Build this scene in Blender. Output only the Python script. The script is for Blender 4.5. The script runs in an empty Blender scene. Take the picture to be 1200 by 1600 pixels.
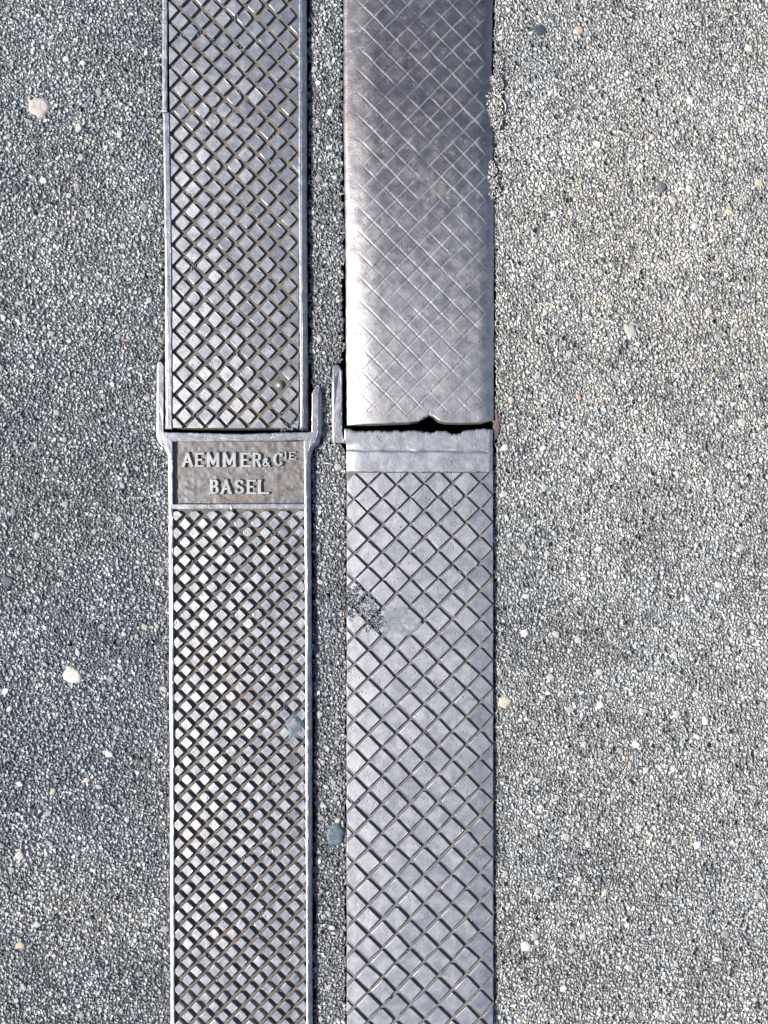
import bpy, math, random
import numpy as np

# ------------------------------------------------------------------ camera, world, sun
S = 0.0006                    # metres per layout unit (the layout is 1200 x 1600 units, y down)
H = 0.95                      # camera height
SUN_EL, SUN_AZ = math.radians(40), math.radians(11)   # azimuth measured from -X towards -Y
scene = bpy.context.scene
cam_d = bpy.data.cameras.new('camera')
cam = bpy.data.objects.new('camera', cam_d)
scene.collection.objects.link(cam)
cam.location = (0, 0, H)
cam.rotation_euler = (0, 0, 0)
cam_d.sensor_fit = 'VERTICAL'
cam_d.angle = 2 * math.atan(800 * S / H)
cam_d.clip_start = 0.01
cam_d.clip_end = 500
scene.camera = cam
scene.render.resolution_x, scene.render.resolution_y = 768, 1024

world = bpy.data.worlds.new('World')
scene.world = world
world.use_nodes = True
wn, wl = world.node_tree.nodes, world.node_tree.links
for n in list(wn): wn.remove(n)
sky = wn.new('ShaderNodeTexSky'); sky.sky_type = 'NISHITA'; sky.sun_disc = False
sdir = (-math.cos(SUN_AZ) * math.cos(SUN_EL), -math.sin(SUN_AZ) * math.cos(SUN_EL), math.sin(SUN_EL))
sky.sun_elevation = SUN_EL
sky.sun_rotation = math.atan2(sdir[0], sdir[1])
bg = wn.new('ShaderNodeBackground'); bg.inputs['Strength'].default_value = 0.09
wo = wn.new('ShaderNodeOutputWorld')
wl.new(sky.outputs[0], bg.inputs[0]); wl.new(bg.outputs[0], wo.inputs[0])

sun_d = bpy.data.lights.new('sun', 'SUN')
sun_d.energy = 5.0; sun_d.angle = math.radians(0.53); sun_d.color = (1.0, 0.955, 0.89)
sun = bpy.data.objects.new('sun', sun_d)
scene.collection.objects.link(sun)
sun.location = tuple(3 * c for c in sdir)
from mathutils import Vector
sun.rotation_euler = Vector(sdir).to_track_quat('Z', 'Y').to_euler()

vs = scene.view_settings
vs.view_transform = 'Standard'; vs.look = 'None'; vs.exposure = 0.8; vs.gamma = 1.0
vs.use_curve_mapping = False

rnd = random.Random(7)
rng = np.random.default_rng(11)
COL = scene.collection

# ------------------------------------------------------------------ helpers
def W(x, y, z=0.0):
    return Vector(((x - 600) * S, (800 - y) * S, z * S))

ORIGIN = {}
def tag(o, label=None, cat=None, group=None, kind=None):
    for k, v in (('label', label), ('category', cat), ('group', group), ('kind', kind)):
        if v: o[k] = v
    return o

def empty(name, x, y, z=0.0):
    o = bpy.data.objects.new(name, None); COL.objects.link(o)
    o.empty_display_size = 0.02
    o.location = W(x, y, z); ORIGIN[o] = (x, y, z)
    return o

def mesh_from(name, V, F, origin, smooth=False):
    me = bpy.data.meshes.new(name)
    A = (np.asarray(V, float) - np.asarray(origin)) * np.array([S, -S, S])
    me.from_pydata(A.tolist(), [], F); me.update()
    if smooth: me.polygons.foreach_set('use_smooth', [True] * len(me.polygons))
    return me

def link(name, me, mat, parent, origin):
    o = bpy.data.objects.new(name, me); COL.objects.link(o)
    if mat is not None and len(me.materials) == 0: me.materials.append(mat)
    o.location = W(*origin); ORIGIN[o] = origin
    if parent is not None:
        o.parent = parent
        o.location = W(*origin) - W(*ORIGIN[parent])
    return o

def mk(name, V, F, mat, parent=None, origin=None, smooth=False):
    V = np.asarray(V, float)
    if origin is None:
        c = (V.min(0) + V.max(0)) / 2
        origin = (float(c[0]), float(c[1]), float(V[:, 2].min()))
    return link(name, mesh_from(name, V, F, origin, smooth), mat, parent, origin)

_lat = rng.random((256, 256))
def vnoise(x, y, seed=0):
    """smooth value noise, 0..1"""
    x = np.asarray(x, float) + seed * 17.31; y = np.asarray(y, float) + seed * 9.77
    xi = np.floor(x).astype(int); yi = np.floor(y).astype(int)
    fx, fy = x - xi, y - yi
    fx = fx * fx * (3 - 2 * fx); fy = fy * fy * (3 - 2 * fy)
    g = lambda a, b: _lat[a % 256, b % 256]
    return (g(xi, yi) * (1 - fx) + g(xi + 1, yi) * fx) * (1 - fy) + (g(xi, yi + 1) * (1 - fx) + g(xi + 1, yi + 1) * fx) * fy

def sstep(a, b, x):
    t = np.clip((np.asarray(x, float) - a) / (b - a), 0, 1)
    return t * t * (3 - 2 * t)

def densify(poly, step=6.0, jit=0.35, seed=1):
    r = random.Random(seed); out = []
    n = len(poly)
    for i in range(n):
        a, b = poly[i], poly[(i + 1) % n]
        L = math.hypot(b[0] - a[0], b[1] - a[1]); k = max(1, int(L / step))
        for j in range(k):
            t = j / k
            out.append((a[0] + (b[0] - a[0]) * t + r.uniform(-jit, jit), a[1] + (b[1] - a[1]) * t + r.uniform(-jit, jit)))
    return out

def area2(p):
    return sum(p[i][0] * p[(i + 1) % len(p)][1] - p[(i + 1) % len(p)][0] * p[i][1] for i in range(len(p)))

def slab(name, poly, z0, z1, mat, parent=None, bevel=1.2, step=6.0, jit=0.35, seed=1, bevel_fn=None, zfn=None, zjit=0.12):
    """an extruded outline with a worn, bevelled top edge"""
    p = densify(poly, step, jit, seed)
    if area2(p) < 0: p = p[::-1]
    r = random.Random(seed + 99); n = len(p)
    V = []; outer = []; mid = []; top = []
    for i in range(n):
        a, b, c = p[i - 1], p[i], p[(i + 1) % n]
        # smoothed outward normal (y down, positive area => clockwise on screen)
        e1 = (b[0] - a[0], b[1] - a[1]); e2 = (c[0] - b[0], c[1] - b[1])
        l1 = math.hypot(*e1) or 1; l2 = math.hypot(*e2) or 1
        nx = e1[1] / l1 + e2[1] / l2; ny = -e1[0] / l1 - e2[0] / l2
        l = math.hypot(nx, ny) or 1; nx /= l; ny /= l
        bw, bd = bevel_fn(nx, ny) if bevel_fn else (bevel, bevel)
        zt = (zfn(b[0], b[1]) if zfn else z1) + r.uniform(-zjit, zjit)
        outer.append((b[0], b[1], z0)); mid.append((b[0], b[1], zt - bd))
        top.append((b[0] - nx * bw, b[1] - ny * bw, zt))
    V = outer + mid + [((m[0] + t[0]) / 2 + (m[0] - t[0]) * .2, (m[1] + t[1]) / 2 + (m[1] - t[1]) * .2, t[2] - (t[2] - m[2]) * .3) for m, t in zip(mid, top)] + top
    F = []
    for q in range(3):
        for i in range(n):
            j = (i + 1) % n
            F.append((q * n + i, (q + 1) * n + i, (q + 1) * n + j, q * n + j))
    F.append(tuple(range(4 * n - 1, 3 * n - 1, -1)))
    F = [f[::-1] for f in F] if False else F
    return mk(name, V, F, mat, parent)

def hfield(name, x0, x1, y0, y1, nx, ny, zfn, mat, parent=None, skirt=-22.0, yparam=None, attr=None):
    """height field between the borders x0(y)..x1(y), y0(x)..y1(x), with walls going down"""
    u = np.linspace(0, 1, nx + 1)
    v = np.linspace(0, 1, ny + 1) if yparam is None else yparam
    ny = len(v) - 1
    U, T = np.meshgrid(u, v)
    ym = y0(600) + (y1(600) - y0(600)) * T
    X = x0(ym) + (x1(ym) - x0(ym)) * U
    Y = y0(X) + (y1(X) - y0(X)) * T
    X = x0(Y) + (x1(Y) - x0(Y)) * U
    Z = zfn(X, Y); ATT = None
    if attr: Z, ATT = Z
    V = np.stack([X.ravel(), Y.ravel(), Z.ravel()], 1)
    idx = np.arange((nx + 1) * (ny + 1)).reshape(ny + 1, nx + 1)
    a, b, c, d = idx[:-1, :-1], idx[:-1, 1:], idx[1:, 1:], idx[1:, :-1]
    F = np.stack([a, d, c, b], -1).reshape(-1, 4)
    ring = np.concatenate([idx[0, :], idx[1:, -1], idx[-1, -2::-1], idx[-2:0:-1, 0]])
    base = V[ring].copy(); base[:, 2] = skirt
    k0 = len(V); m = len(ring)
    V = np.concatenate([V, base])
    i = np.arange(m); j = (i + 1) % m
    SK = np.stack([ring[i], ring[j], k0 + j, k0 + i], -1)
    org = (float(X.mean()), float(Y.mean()), 0.0)
    F = np.concatenate([F, SK])
    me = bpy.data.meshes.new(name)
    A = ((V - np.array(org)) * np.array([S, -S, S])).astype(np.float32)
    me.vertices.add(len(A)); me.vertices.foreach_set('co', A.ravel())
    me.loops.add(F.size); me.loops.foreach_set('vertex_index', F.ravel().astype(np.int32))
    me.polygons.add(len(F))
    me.polygons.foreach_set('loop_start', (np.arange(len(F)) * 4).astype(np.int32))
    sm = np.ones(len(F), bool); sm[-m:] = False
    me.polygons.foreach_set('use_smooth', sm)
    me.update(calc_edges=True)
    if attr:
        at = me.attributes.new(attr, 'FLOAT', 'POINT')
        at.data.foreach_set('value', np.concatenate([ATT.ravel(), np.zeros(m)]).astype(np.float32))
    return link(name, me, mat, parent, org)

# ------------------------------------------------------------------ materials
class NT:
    def __init__(s, name):
        s.m = bpy.data.materials.new(name); s.m.use_nodes = True
        s.t = s.m.node_tree; s.n = s.t.nodes; s.l = s.t.links
        s.b = s.n['Principled BSDF']; s._pos = None
    def pos(s):
        if s._pos is None: s._pos = s.n.new('ShaderNodeNewGeometry').outputs['Position']
        return s._pos
    def noise(s, px, detail=3.0, rough=0.55, off=None):
        n = s.n.new('ShaderNodeTexNoise'); n.inputs['Scale'].default_value = 1.0 / (px * S)
        n.inputs['Detail'].default_value = detail; n.inputs['Roughness'].default_value = rough
        s.l.new(s.pos(), n.inputs['Vector']); return n.outputs['Fac']
    def voro(s, px, out='Distance', feature='F1'):
        n = s.n.new('ShaderNodeTexVoronoi'); n.inputs['Scale'].default_value = 1.0 / (px * S); n.feature = feature
        s.l.new(s.pos(), n.inputs['Vector']); return n.outputs[out]
    def ramp(s, v, stops, const=False):
        n = s.n.new('ShaderNodeValToRGB'); e = n.color_ramp.elements
        if const: n.color_ramp.interpolation = 'CONSTANT'
        while len(e) < len(stops): e.new(0.5)
        for i, (p, c) in enumerate(stops):
            e[i].position = p; e[i].color = (c, c, c, 1) if not isinstance(c, tuple) else (*c, 1)
        s.l.new(v, n.inputs[0]); return n.outputs['Color']
    def mix(s, f, a, b, mode='MIX'):
        n = s.n.new('ShaderNodeMix'); n.data_type = 'RGBA'; n.blend_type = mode
        for sock, v in ((n.inputs[0], f), (n.inputs[6], a), (n.inputs[7], b)):
            if isinstance(v, (int, float)): sock.default_value = v
            elif isinstance(v, tuple): sock.default_value = (*v, 1)
            else: s.l.new(v, sock)
        return n.outputs[2]
    def math(s, op, a, b=0.0):
        n = s.n.new('ShaderNodeMath'); n.operation = op
        for i, v in enumerate((a, b)):
            if isinstance(v, (int, float)): n.inputs[i].default_value = v
            else: s.l.new(v, n.inputs[i])
        return n.outputs[0]
    def bump(s, h, dist_px, strength=1.0, prev=None):
        n = s.n.new('ShaderNodeBump'); n.inputs['Strength'].default_value = strength
        n.inputs['Distance'].default_value = dist_px * S
        s.l.new(h, n.inputs['Height'])
        if prev is not None: s.l.new(prev, n.inputs['Normal'])
        return n.outputs['Normal']
    def set(s, **k):
        for key, v in k.items():
            sock = s.b.inputs[key.replace('_', ' ')]
            if isinstance(v, (int, float)): sock.default_value = v
            elif isinstance(v, tuple): sock.default_value = (*v, 1)
            else: s.l.new(v, sock)
        return s.m

def iron(name, c1, c2, rust, metallic, r0, r1, rust_lo=0.6, rust_hi=0.75, pit=0.35, grain=0.25, dust=False, wear=None):
    t = NT(name)
    big, mid, fine = t.noise(90, 4), t.noise(14, 4), t.noise(2.6, 3, .65)
    col = t.mix(t.ramp(mid, [(.36, 0.0), (.64, 1.0)]), c1, c2)
    col = t.mix(t.ramp(fine, [(.3, .0), (.75, .5)]), col, t.mix(1.0, col, (.72, .72, .75), 'MULTIPLY'))
    rm = t.ramp(t.math('ADD', t.math('MULTIPLY', big, .6), t.math('MULTIPLY', mid, .4)), [(rust_lo, 0.0), (rust_hi, 1.0)])
    col = t.mix(t.math('MULTIPLY', rm, .75), col, rust)
    pits = t.ramp(t.voro(7.0), [(.13, 0.0), (.22, 1.0)])
    keep = t.ramp(t.noise(11, 1), [(.50, 1.0), (.55, 0.0)])
    pits = t.math('MAXIMUM', pits, keep)
    col = t.mix(pits, t.mix(1.0, col, (.45, .45, .48), 'MULTIPLY'), col)
    n = t.bump(fine, grain, 1.0)
    n = t.bump(pits, pit, 1.0, n)
    n = t.bump(mid, .22, 1.0, n)
    rgh = t.math('ADD', t.math('MULTIPLY', t.ramp(mid, [(.3, 0.0), (.7, 1.0)]), r1 - r0), r0)
    rgh = t.math('ADD', rgh, t.math('MULTIPLY', rm, .2))
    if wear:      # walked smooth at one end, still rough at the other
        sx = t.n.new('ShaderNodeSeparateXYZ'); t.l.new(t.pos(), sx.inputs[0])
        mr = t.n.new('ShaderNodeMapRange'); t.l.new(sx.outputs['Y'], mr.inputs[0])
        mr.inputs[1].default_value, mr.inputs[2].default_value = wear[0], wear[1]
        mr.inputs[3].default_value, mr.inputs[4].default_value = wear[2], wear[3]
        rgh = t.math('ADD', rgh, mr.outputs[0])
        sheen_fade = t.math('ADD', t.math('MULTIPLY', mr.outputs[0], 1 / max(wear[2], .01)), t.math('MULTIPLY', t.math('SUBTRACT', mid, .5), .5))
        col = t.mix(t.ramp(sheen_fade, [(0.0, 1.0), (.75, 0.0)]), col, t.mix(1.0, col, (.62, .59, .60), 'MULTIPLY'))   # darker sky reflection at the far end, painted into the colour
    if dust:
        a = t.n.new('ShaderNodeAttribute'); a.attribute_name = 'dust'
        f = t.math('MULTIPLY', a.outputs['Fac'], .52)
        col = t.mix(f, col, (.36, .35, .35))
        metallic = t.math('SUBTRACT', metallic, f); rgh = t.math('ADD', rgh, t.math('MULTIPLY', f, .3))
    return t.set(Base_Color=col, Metallic=metallic, Roughness=rgh, Normal=n)

M = {}
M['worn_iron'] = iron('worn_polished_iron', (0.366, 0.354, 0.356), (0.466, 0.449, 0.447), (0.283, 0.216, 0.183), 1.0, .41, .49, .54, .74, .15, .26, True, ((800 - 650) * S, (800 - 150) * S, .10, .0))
M['pad_iron'] = iron('walked_on_iron', (0.435, 0.427, 0.437), (0.525, 0.519, 0.526), (0.337, 0.273, 0.230), 1.0, .48, .56, .64, .84, .18, .18)
M['stud_iron'] = iron('stud_top_iron', (0.417, 0.406, 0.413), (0.510, 0.501, 0.505), (0.336, 0.269, 0.219), 1.0, .42, .52, .62, .82, .15, .2)
M['rim_iron'] = iron('rim_iron', (0.381, 0.381, 0.391), (0.471, 0.464, 0.466), (0.254, 0.191, 0.158), 1.0, .40, .50, .62, .80, .3, .22)
M['letter_iron'] = iron('letter_iron', (0.380, 0.374, 0.362), (0.461, 0.449, 0.438), (0.322, 0.265, 0.225), .5, .45, .55, .65, .85, .1, .22)
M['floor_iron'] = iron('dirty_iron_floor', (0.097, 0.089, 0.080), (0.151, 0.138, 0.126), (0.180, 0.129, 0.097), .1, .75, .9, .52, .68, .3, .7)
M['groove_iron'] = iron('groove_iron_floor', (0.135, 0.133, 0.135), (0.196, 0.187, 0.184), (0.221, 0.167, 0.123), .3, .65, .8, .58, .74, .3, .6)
M['panel_iron'] = iron('rusty_panel_iron', (0.148, 0.135, 0.127), (0.230, 0.220, 0.220), (0.193, 0.146, 0.114), .5, .45, .58, .50, .64, .1, .35)
M['lump_iron'] = iron('rusty_buried_iron', (.09, .08, .085), (.13, .115, .115), (.14, .095, .08), .3, .6, .75, .46, .60, .4, .8)

def stone_mat(name, source):
    t = NT(name)
    if source == 'attr':
        a = t.n.new('ShaderNodeAttribute'); a.attribute_name = 'stone_color'; c = a.outputs['Color']
    else:
        a = t.n.new('ShaderNodeObjectInfo'); c = a.outputs['Color']
    f = t.noise(2.2, 3, .7)
    col = t.mix(t.ramp(f, [(.32, 0.0), (.68, 1.0)]), t.mix(1.0, c, (.74, .74, .755), 'MULTIPLY'), t.mix(1.0, c, (1.2, 1.195, 1.18), 'MULTIPLY'))
    dirt = t.ramp(t.math('ADD', t.math('MULTIPLY', t.noise(330, 2, .5), .5), t.math('MULTIPLY', t.noise(85, 4, .65), .5)), [(.40, 0.0), (.60, 1.0)])
    col = t.mix(t.math('MULTIPLY', dirt, .42), col, t.mix(1.0, col, (.64, .68, .74), 'MULTIPLY'))
    return t.set(Base_Color=col, Roughness=.82, Normal=t.bump(f, .45, 1.0))
M['aggregate'] = stone_mat('aggregate_stones', 'attr')
M['stone'] = stone_mat('single_stone', 'object')

def binder(name, k, tint):
    t = NT(name)
    sep = t.n.new('ShaderNodeSeparateColor'); t.l.new(t.voro(6.5, 'Color'), sep.inputs[0])
    sep2 = t.n.new('ShaderNodeSeparateColor'); t.l.new(t.voro(11.0, 'Color'), sep2.inputs[0])
    st = [(0, .12), (.14, .17), (.38, .21), (.64, .26), (.84, .33), (.965, .48)]
    g = lambda v: tuple(v * k * c for c in tint)
    fine = t.ramp(sep.outputs[0], [(p, g(v)) for p, v in st], True)
    big = t.ramp(sep2.outputs[1], [(p, g(v)) for p, v in st], True)
    col = t.mix(t.ramp(sep2.outputs[0], [(.72, 0.0), (.74, 1.0)]), fine, big)
    col = t.mix(t.ramp(t.noise(3, 3, .7), [(.35, 0.0), (.65, .6)]), col, t.mix(1.0, col, (.6, .61, .64), 'MULTIPLY'))
    d1 = t.voro(6.5)
    crev = t.ramp(d1, [(.45, 1.0), (.75, 0.0)])
    col = t.mix(crev, (.10, .103, .108), col)
    n = t.bump(crev, 1.0, 1.0)
    return t.set(Base_Color=col, Roughness=.88, Normal=t.bump(t.noise(5, 3, .7), .8, 1.0, n))
M['binder_dark'] = binder('asphalt_dark', .95, (.98, 1.0, 1.0))
M['binder_pale'] = binder('asphalt_pale', 1.3, (1.01, 1.0, .96))

def plain(name, c1, c2, rough, px=8, bump=.6, detail=3):
    t = NT(name); f = t.noise(px, detail, .6)
    return t.set(Base_Color=t.mix(t.ramp(f, [(.3, 0.0), (.7, 1.0)]), c1, c2), Roughness=rough, Normal=t.bump(f, bump, 1.0))
M['channel'] = plain('channel_silt', (.03, .028, .026), (.06, .055, .05), .95)
M['gum_pink'] = plain('gum_pinkish', (.30, .26, .235), (.44, .39, .355), .75, 7, 1.8, 5)
M['gum_white'] = plain('gum_white', (.38, .36, .32), (.54, .52, .48), .75, 6, 1.8, 5)
M['gum_blue'] = plain('gum_blue_grey', (.04, .062, .08), (.115, .145, .165), .6, 7, 1.0)
M['gum_smear'] = plain('gum_smear_grey', (.11, .13, .145), (.21, .225, .235), .6, 7, .5)
M['straw'] = plain('dry_straw', (.55, .51, .42), (.68, .64, .54), .7, 4, .3)

# ------------------------------------------------------------------ stones of the asphalt
def edge_fn(pts):
    ys = [p[1] for p in pts]; xs = [p[0] for p in pts]
    return lambda y: np.interp(y, ys, xs)
LEFT_R = edge_fn([(251, -120), (251, 176), (254, 190), (256, 555), (246, 566), (244, 680), (252, 696), (262, 708), (265, 900), (267, 1720)])
MID_L = edge_fn([(483, -120), (484, 590), (491, 600), (503, 612), (503, 686), (494, 702), (489, 714), (490, 1000), (492, 1720)])
MID_R = edge_fn([(535, -120), (535, 560), (520, 570), (517, 585), (517, 692), (538, 697), (541, 740), (540, 1720)])
RIGHT_L = edge_fn([(772, -120), (770, 300), (773, 400), (774, 590), (774, 636), (779, 646), (779, 680), (774, 694), (772, 800), (773, 1720)])
BIG = 1e5
PAVE = {
    'left': (lambda y: y * 0 - 260.0, LEFT_R),
    'middle': (MID_L, MID_R),
    'right': (RIGHT_L, lambda y: y * 0 + 1460.0),
}
PAL = {
    'grit': [((.07, .08, .09), 34), ((.11, .12, .13), 30), ((.16, .16, .16), 20), ((.26, .25, .235), 8), ((.30, .24, .19), 5), ((.04, .046, .052), 8)],
    'dark': [((.125, .132, .138), 22), ((.165, .168, .17), 28), ((.21, .208, .202), 26), ((.29, .285, .272), 11), ((.42, .41, .39), 4), ((.62, .61, .58), 1.2), ((.30, .265, .225), 4), ((.36, .28, .24), 1.5), ((.065, .072, .08), 5)],
    'pale': [((.16, .162, .163), 14), ((.21, .21, .207), 28), ((.27, .266, .256), 30), ((.35, .343, .326), 15), ((.47, .46, .44), 5), ((.64, .63, .60), 1.5), ((.36, .315, .265), 5), ((.42, .33, .28), 2), ((.085, .09, .096), 3.5)],
}
def pick_colors(pal, n):
    cs = np.array([c for c, w in PAL[pal]]); w = np.array([w for c, w in PAL[pal]], float); w /= w.sum()
    c = cs[rng.choice(len(cs), n, p=w)] * np.array([.985, 1.0, 1.02] if pal != 'pale' else [1.01, 1.0, .965])
    c = c * .86 + np.average(cs, 0, w) * .14
    return np.minimum(c * rng.uniform(.82, 1.18, (n, 1)) * {'dark': 1.66, 'pale': 1.68, 'grit': 1.5}[pal], .85)

# dusty and tar-rich areas of the paving: x, y, rx, ry, factor (r, g, b)
PATCH = [(120, 1425, 130, 60, (1.38, 1.33, 1.24)), (40, 1180, 150, 190, (.82, .86, .91)), (190, 1010, 90, 130, (.84, .88, .93)), (90, 420, 160, 150, (1.12, 1.12, 1.10)),
         (815, 880, 60, 170, (.80, .84, .88)), (1000, 1010, 190, 110, (.90, .92, .94)), (1000, 420, 230, 210, (1.13, 1.11, 1.07)), (840, 1330, 90, 120, (.84, .87, .91)),
         (845, 90, 70, 90, (.84, .87, .91)), (1130, 1420, 120, 120, (.90, .92, .95)), (505, 1150, 30, 300, (.86, .88, .92)), (235, 300, 30, 260, (.86, .89, .93))]
def area_tint(x, y):
    f = np.ones((len(x), 3))
    wx, wy = x + (vnoise(x / 30, y / 30, 60) - .5) * 70, y + (vnoise(x / 30, y / 30, 61) - .5) * 70
    for px, py, rx, ry, c in PATCH:
        w = np.exp(-(((wx - px) / rx) ** 2 + ((wy - py) / ry) ** 2))[:, None]
        f *= 1 + (np.array(c) - 1) * w
    return f * (.80 + .40 * vnoise(x / 75, y / 75, 62))[:, None] * (.86 + .28 * vnoise(x / 22, y / 22, 63))[:, None]

def jitter_grid(xa, xb, ya, yb, sp, jit=.46):
    nx = int((xb - xa) / sp) + 1; ny = int((yb - ya) / (sp * .9)) + 1
    X, Y = np.meshgrid(np.arange(nx) * sp, np.arange(ny) * sp * .9)
    X = X + (np.arange(ny)[:, None] % 2) * sp * .5
    X = xa + X.ravel() + rng.uniform(-jit, jit, nx * ny) * sp
    Y = ya + Y.ravel() + rng.uniform(-jit, jit, nx * ny) * sp
    return X, Y

def stones_arrays(x, y, r, zt, k, tilt, zb):
    """rings of k-gons: base ring, shoulder ring, tilted flat top"""
    n = len(x)
    ang = (np.arange(k)[None, :] + rng.uniform(-.33, .33, (n, k))) * (2 * math.pi / k) + rng.uniform(0, 6.3, (n, 1))
    rad = r[:, None] * rng.uniform(.72, 1.2, (n, k))
    el = rng.uniform(.48, 1.0, (n, 1)); th = rng.uniform(0, 3.14, (n, 1))
    dx0, dy0 = np.cos(ang) * rad, np.sin(ang) * rad * el
    dx, dy = dx0 * np.cos(th) - dy0 * np.sin(th), dx0 * np.sin(th) + dy0 * np.cos(th)
    gx, gy = rng.normal(0, tilt, (n, 1)), rng.normal(0, tilt, (n, 1))
    V = np.empty((n, 2, k, 3))
    tp = rng.uniform(.72, .95, (n, 1))
    V[:, 0, :, 0] = x[:, None] + dx * 1.22; V[:, 0, :, 1] = y[:, None] + dy * 1.22; V[:, 0, :, 2] = zb
    V[:, 1, :, 0] = x[:, None] + dx * tp; V[:, 1, :, 1] = y[:, None] + dy * tp
    V[:, 1, :, 2] = zt[:, None] + gx * dx * tp + gy * dy * tp
    return V.reshape(-1, 3)

def stones_object(name, layers, parent, mat, origin):
    """layers: list of (V, k, colours) -> one mesh"""
    Vs, Cs, loops, starts = [], [], [], []
    vo = lo = 0
    for V, k, c in layers:
        n = len(V) // (2 * k)
        base = vo + (np.arange(n) * 2 * k)[:, None]
        i = np.arange(k); j = (i + 1) % k
        top = base + k + i[::-1][None, :]
        quads = np.stack([base + j, base + i, base + k + i, base + k + j], -1).reshape(-1, 4)[:, ::-1]
        loops += [top.ravel(), quads.ravel()]
        starts += [lo + np.arange(n) * k, lo + n * k + np.arange(n * k) * 4]
        lo += n * k + n * k * 4; vo += len(V)
        Vs.append(V); Cs.append(np.repeat(c, 2 * k, 0))
    V = np.concatenate(Vs); C = np.concatenate(Cs); L = np.concatenate(loops).astype(np.int32); St = np.concatenate(starts).astype(np.int32)
    me = bpy.data.meshes.new(name)
    me.vertices.add(len(V)); me.vertices.foreach_set('co', (((V - np.array(origin)) * np.array([S, -S, S])).astype(np.float32)).ravel())
    me.loops.add(len(L)); me.loops.foreach_set('vertex_index', L)
    me.polygons.add(len(St)); me.polygons.foreach_set('loop_start', St)
    me.update(calc_edges=True)
    at = me.attributes.new('stone_color', 'FLOAT_COLOR', 'POINT')
    at.data.foreach_set('color', np.concatenate([C, np.ones((len(C), 1))], 1).astype(np.float32).ravel())
    o = link(name, me, mat, parent, origin)
    tag(o, kind='stuff')
    return o

# big single stones: shared meshes, own objects
def big_stone_mesh(i):
    r = random.Random(300 + i); k = 7 + i % 3
    th = r.uniform(0, 3.14); el = r.uniform(.5, .9)
    ring = []
    for a in range(k):
        t = (a + r.uniform(-.3, .3)) * 2 * math.pi / k; q = r.uniform(.66, 1.12)
        u, v = math.cos(t) * q, math.sin(t) * q * el
        ring.append((u * math.cos(th) - v * math.sin(th), u * math.sin(th) + v * math.cos(th)))
    gx, gy = r.gauss(0, .10), r.gauss(0, .10)
    V = []
    for sc, z in ((1.06, -1.1), (1.0, -.22), (.84, .02), (.5, .12)):
        for (u, v) in ring: V.append((u * sc, v * sc, z + gx * u * sc + gy * v * sc + r.uniform(-.03, .03)))
    F = []
    for q in range(3):
        for a in range(k):
            b = (a + 1) % k; F.append((q * k + a, (q + 1) * k + a, (q + 1) * k + b, q * k + b))
    F.append(tuple(range(4 * k - 1, 3 * k - 1, -1)))
    me = bpy.data.meshes.new('stone')
    me.from_pydata([(v[0] * S, -v[1] * S, v[2] * S) for v in V], [], F); me.update()
    me.materials.append(M['stone'])
    return me
STONE_MESH = [big_stone_mesh(i) for i in range(14)]
def big_stone(x, y, r, z, col, parent, rs):
    o = bpy.data.objects.new('stone', rs.choice(STONE_MESH)); COL.objects.link(o)
    o.parent = parent; o.location = W(x, y, z) - W(*ORIGIN[parent])
    o.rotation_euler = (0, 0, rs.uniform(0, 6.28)); o.scale = (r, r, r * .55 + .8)
    k = .72 if max(col) > .5 else .9
    o.color = (col[0] * k, col[1] * k, col[2] * k * .97, 1)
    return o

SPECIAL = {   # stones picked out one by one from the photograph: x, y, r, colour
    'left': [(122, 199, 8, (.62, .60, .56)), (187, 209, 9, (.46, .44, .41)), (68, 282, 7, (.74, .73, .70)), (103, 92, 6, (.74, .73, .70)), (170, 1178, 8, (.74, .72, .68)), (83, 1237, 7, (.58, .54, .42)), (135, 1219, 7, (.66, .62, .48)), (30, 1226, 7, (.74, .73, .7)), (8, 1081, 7, (.78, .77, .74)), (15, 1108, 7, (.66, .62, .55)), (226, 979, 8, (.44, .37, .29)), (11, 908, 11, (.075, .09, .105)), (121, 1020, 8, (.42, .42, .40)), (32, 1478, 10, (.44, .37, .28)), (30, 1338, 9, (.62, .59, .54)), (24, 295, 8, (.09, .12, .15))],
    'middle': [(518, 1450, 7, (.62, .54, .46)), (505, 640, 5, (.5, .38, .28)), (497, 128, 5, (.76, .75, .72))],
    'right': [(985, 515, 15, (.52, .51, .46)), (1053, 312, 11, (.56, .53, .45)), (788, 1097, 12, (.50, .45, .36)), (820, 990, 8, (.82, .82, .81)), (821, 1480, 10, (.74, .73, .70)), (845, 46, 11, (.04, .055, .085)), (905, 47, 8, (.58, .42, .33)), (1075, 936, 8, (.80, .79, .77)), (937, 858, 8, (.80, .79, .77)), (938, 1102, 8, (.80, .79, .77)), (1103, 1126, 9, (.74, .73, .7)), (994, 1163, 7, (.78, .77, .75)), (1078, 157, 8, (.80, .79, .76)), (934, 225, 7, (.78, .77, .74)), (1186, 285, 9, (.58, .51, .40)), (1140, 331, 9, (.56, .50, .40)), (1035, 292, 10, (.10, .11, .13)), (983, 290, 7, (.09, .11, .14)), (1055, 1023, 8, (.50, .44, .36)), (823, 932, 7, (.8, .79, .77)), (1123, 913, 9, (.7, .69, .66)), (913, 905, 6, (.78, .77, .75)), (1170, 75, 9, (.46, .45, .40)), (866, 333, 7, (.42, .42, .42)), (1010, 1203, 7, (.6, .59, .56)), (985, 1195, 7, (.48, .36, .31)), (1090, 1320, 8, (.74, .73, .70)), (945, 1395, 8, (.56, .53, .47)), (880, 1545, 8, (.76, .75, .72)), (1120, 1500, 8, (.66, .64, .60)), (848, 700, 7, (.74, .73, .70)), (905, 620, 7, (.6, .46, .38)), (1160, 660, 8, (.64, .62, .57)), (830, 1290, 7, (.58, .52, .44))],
}
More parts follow.
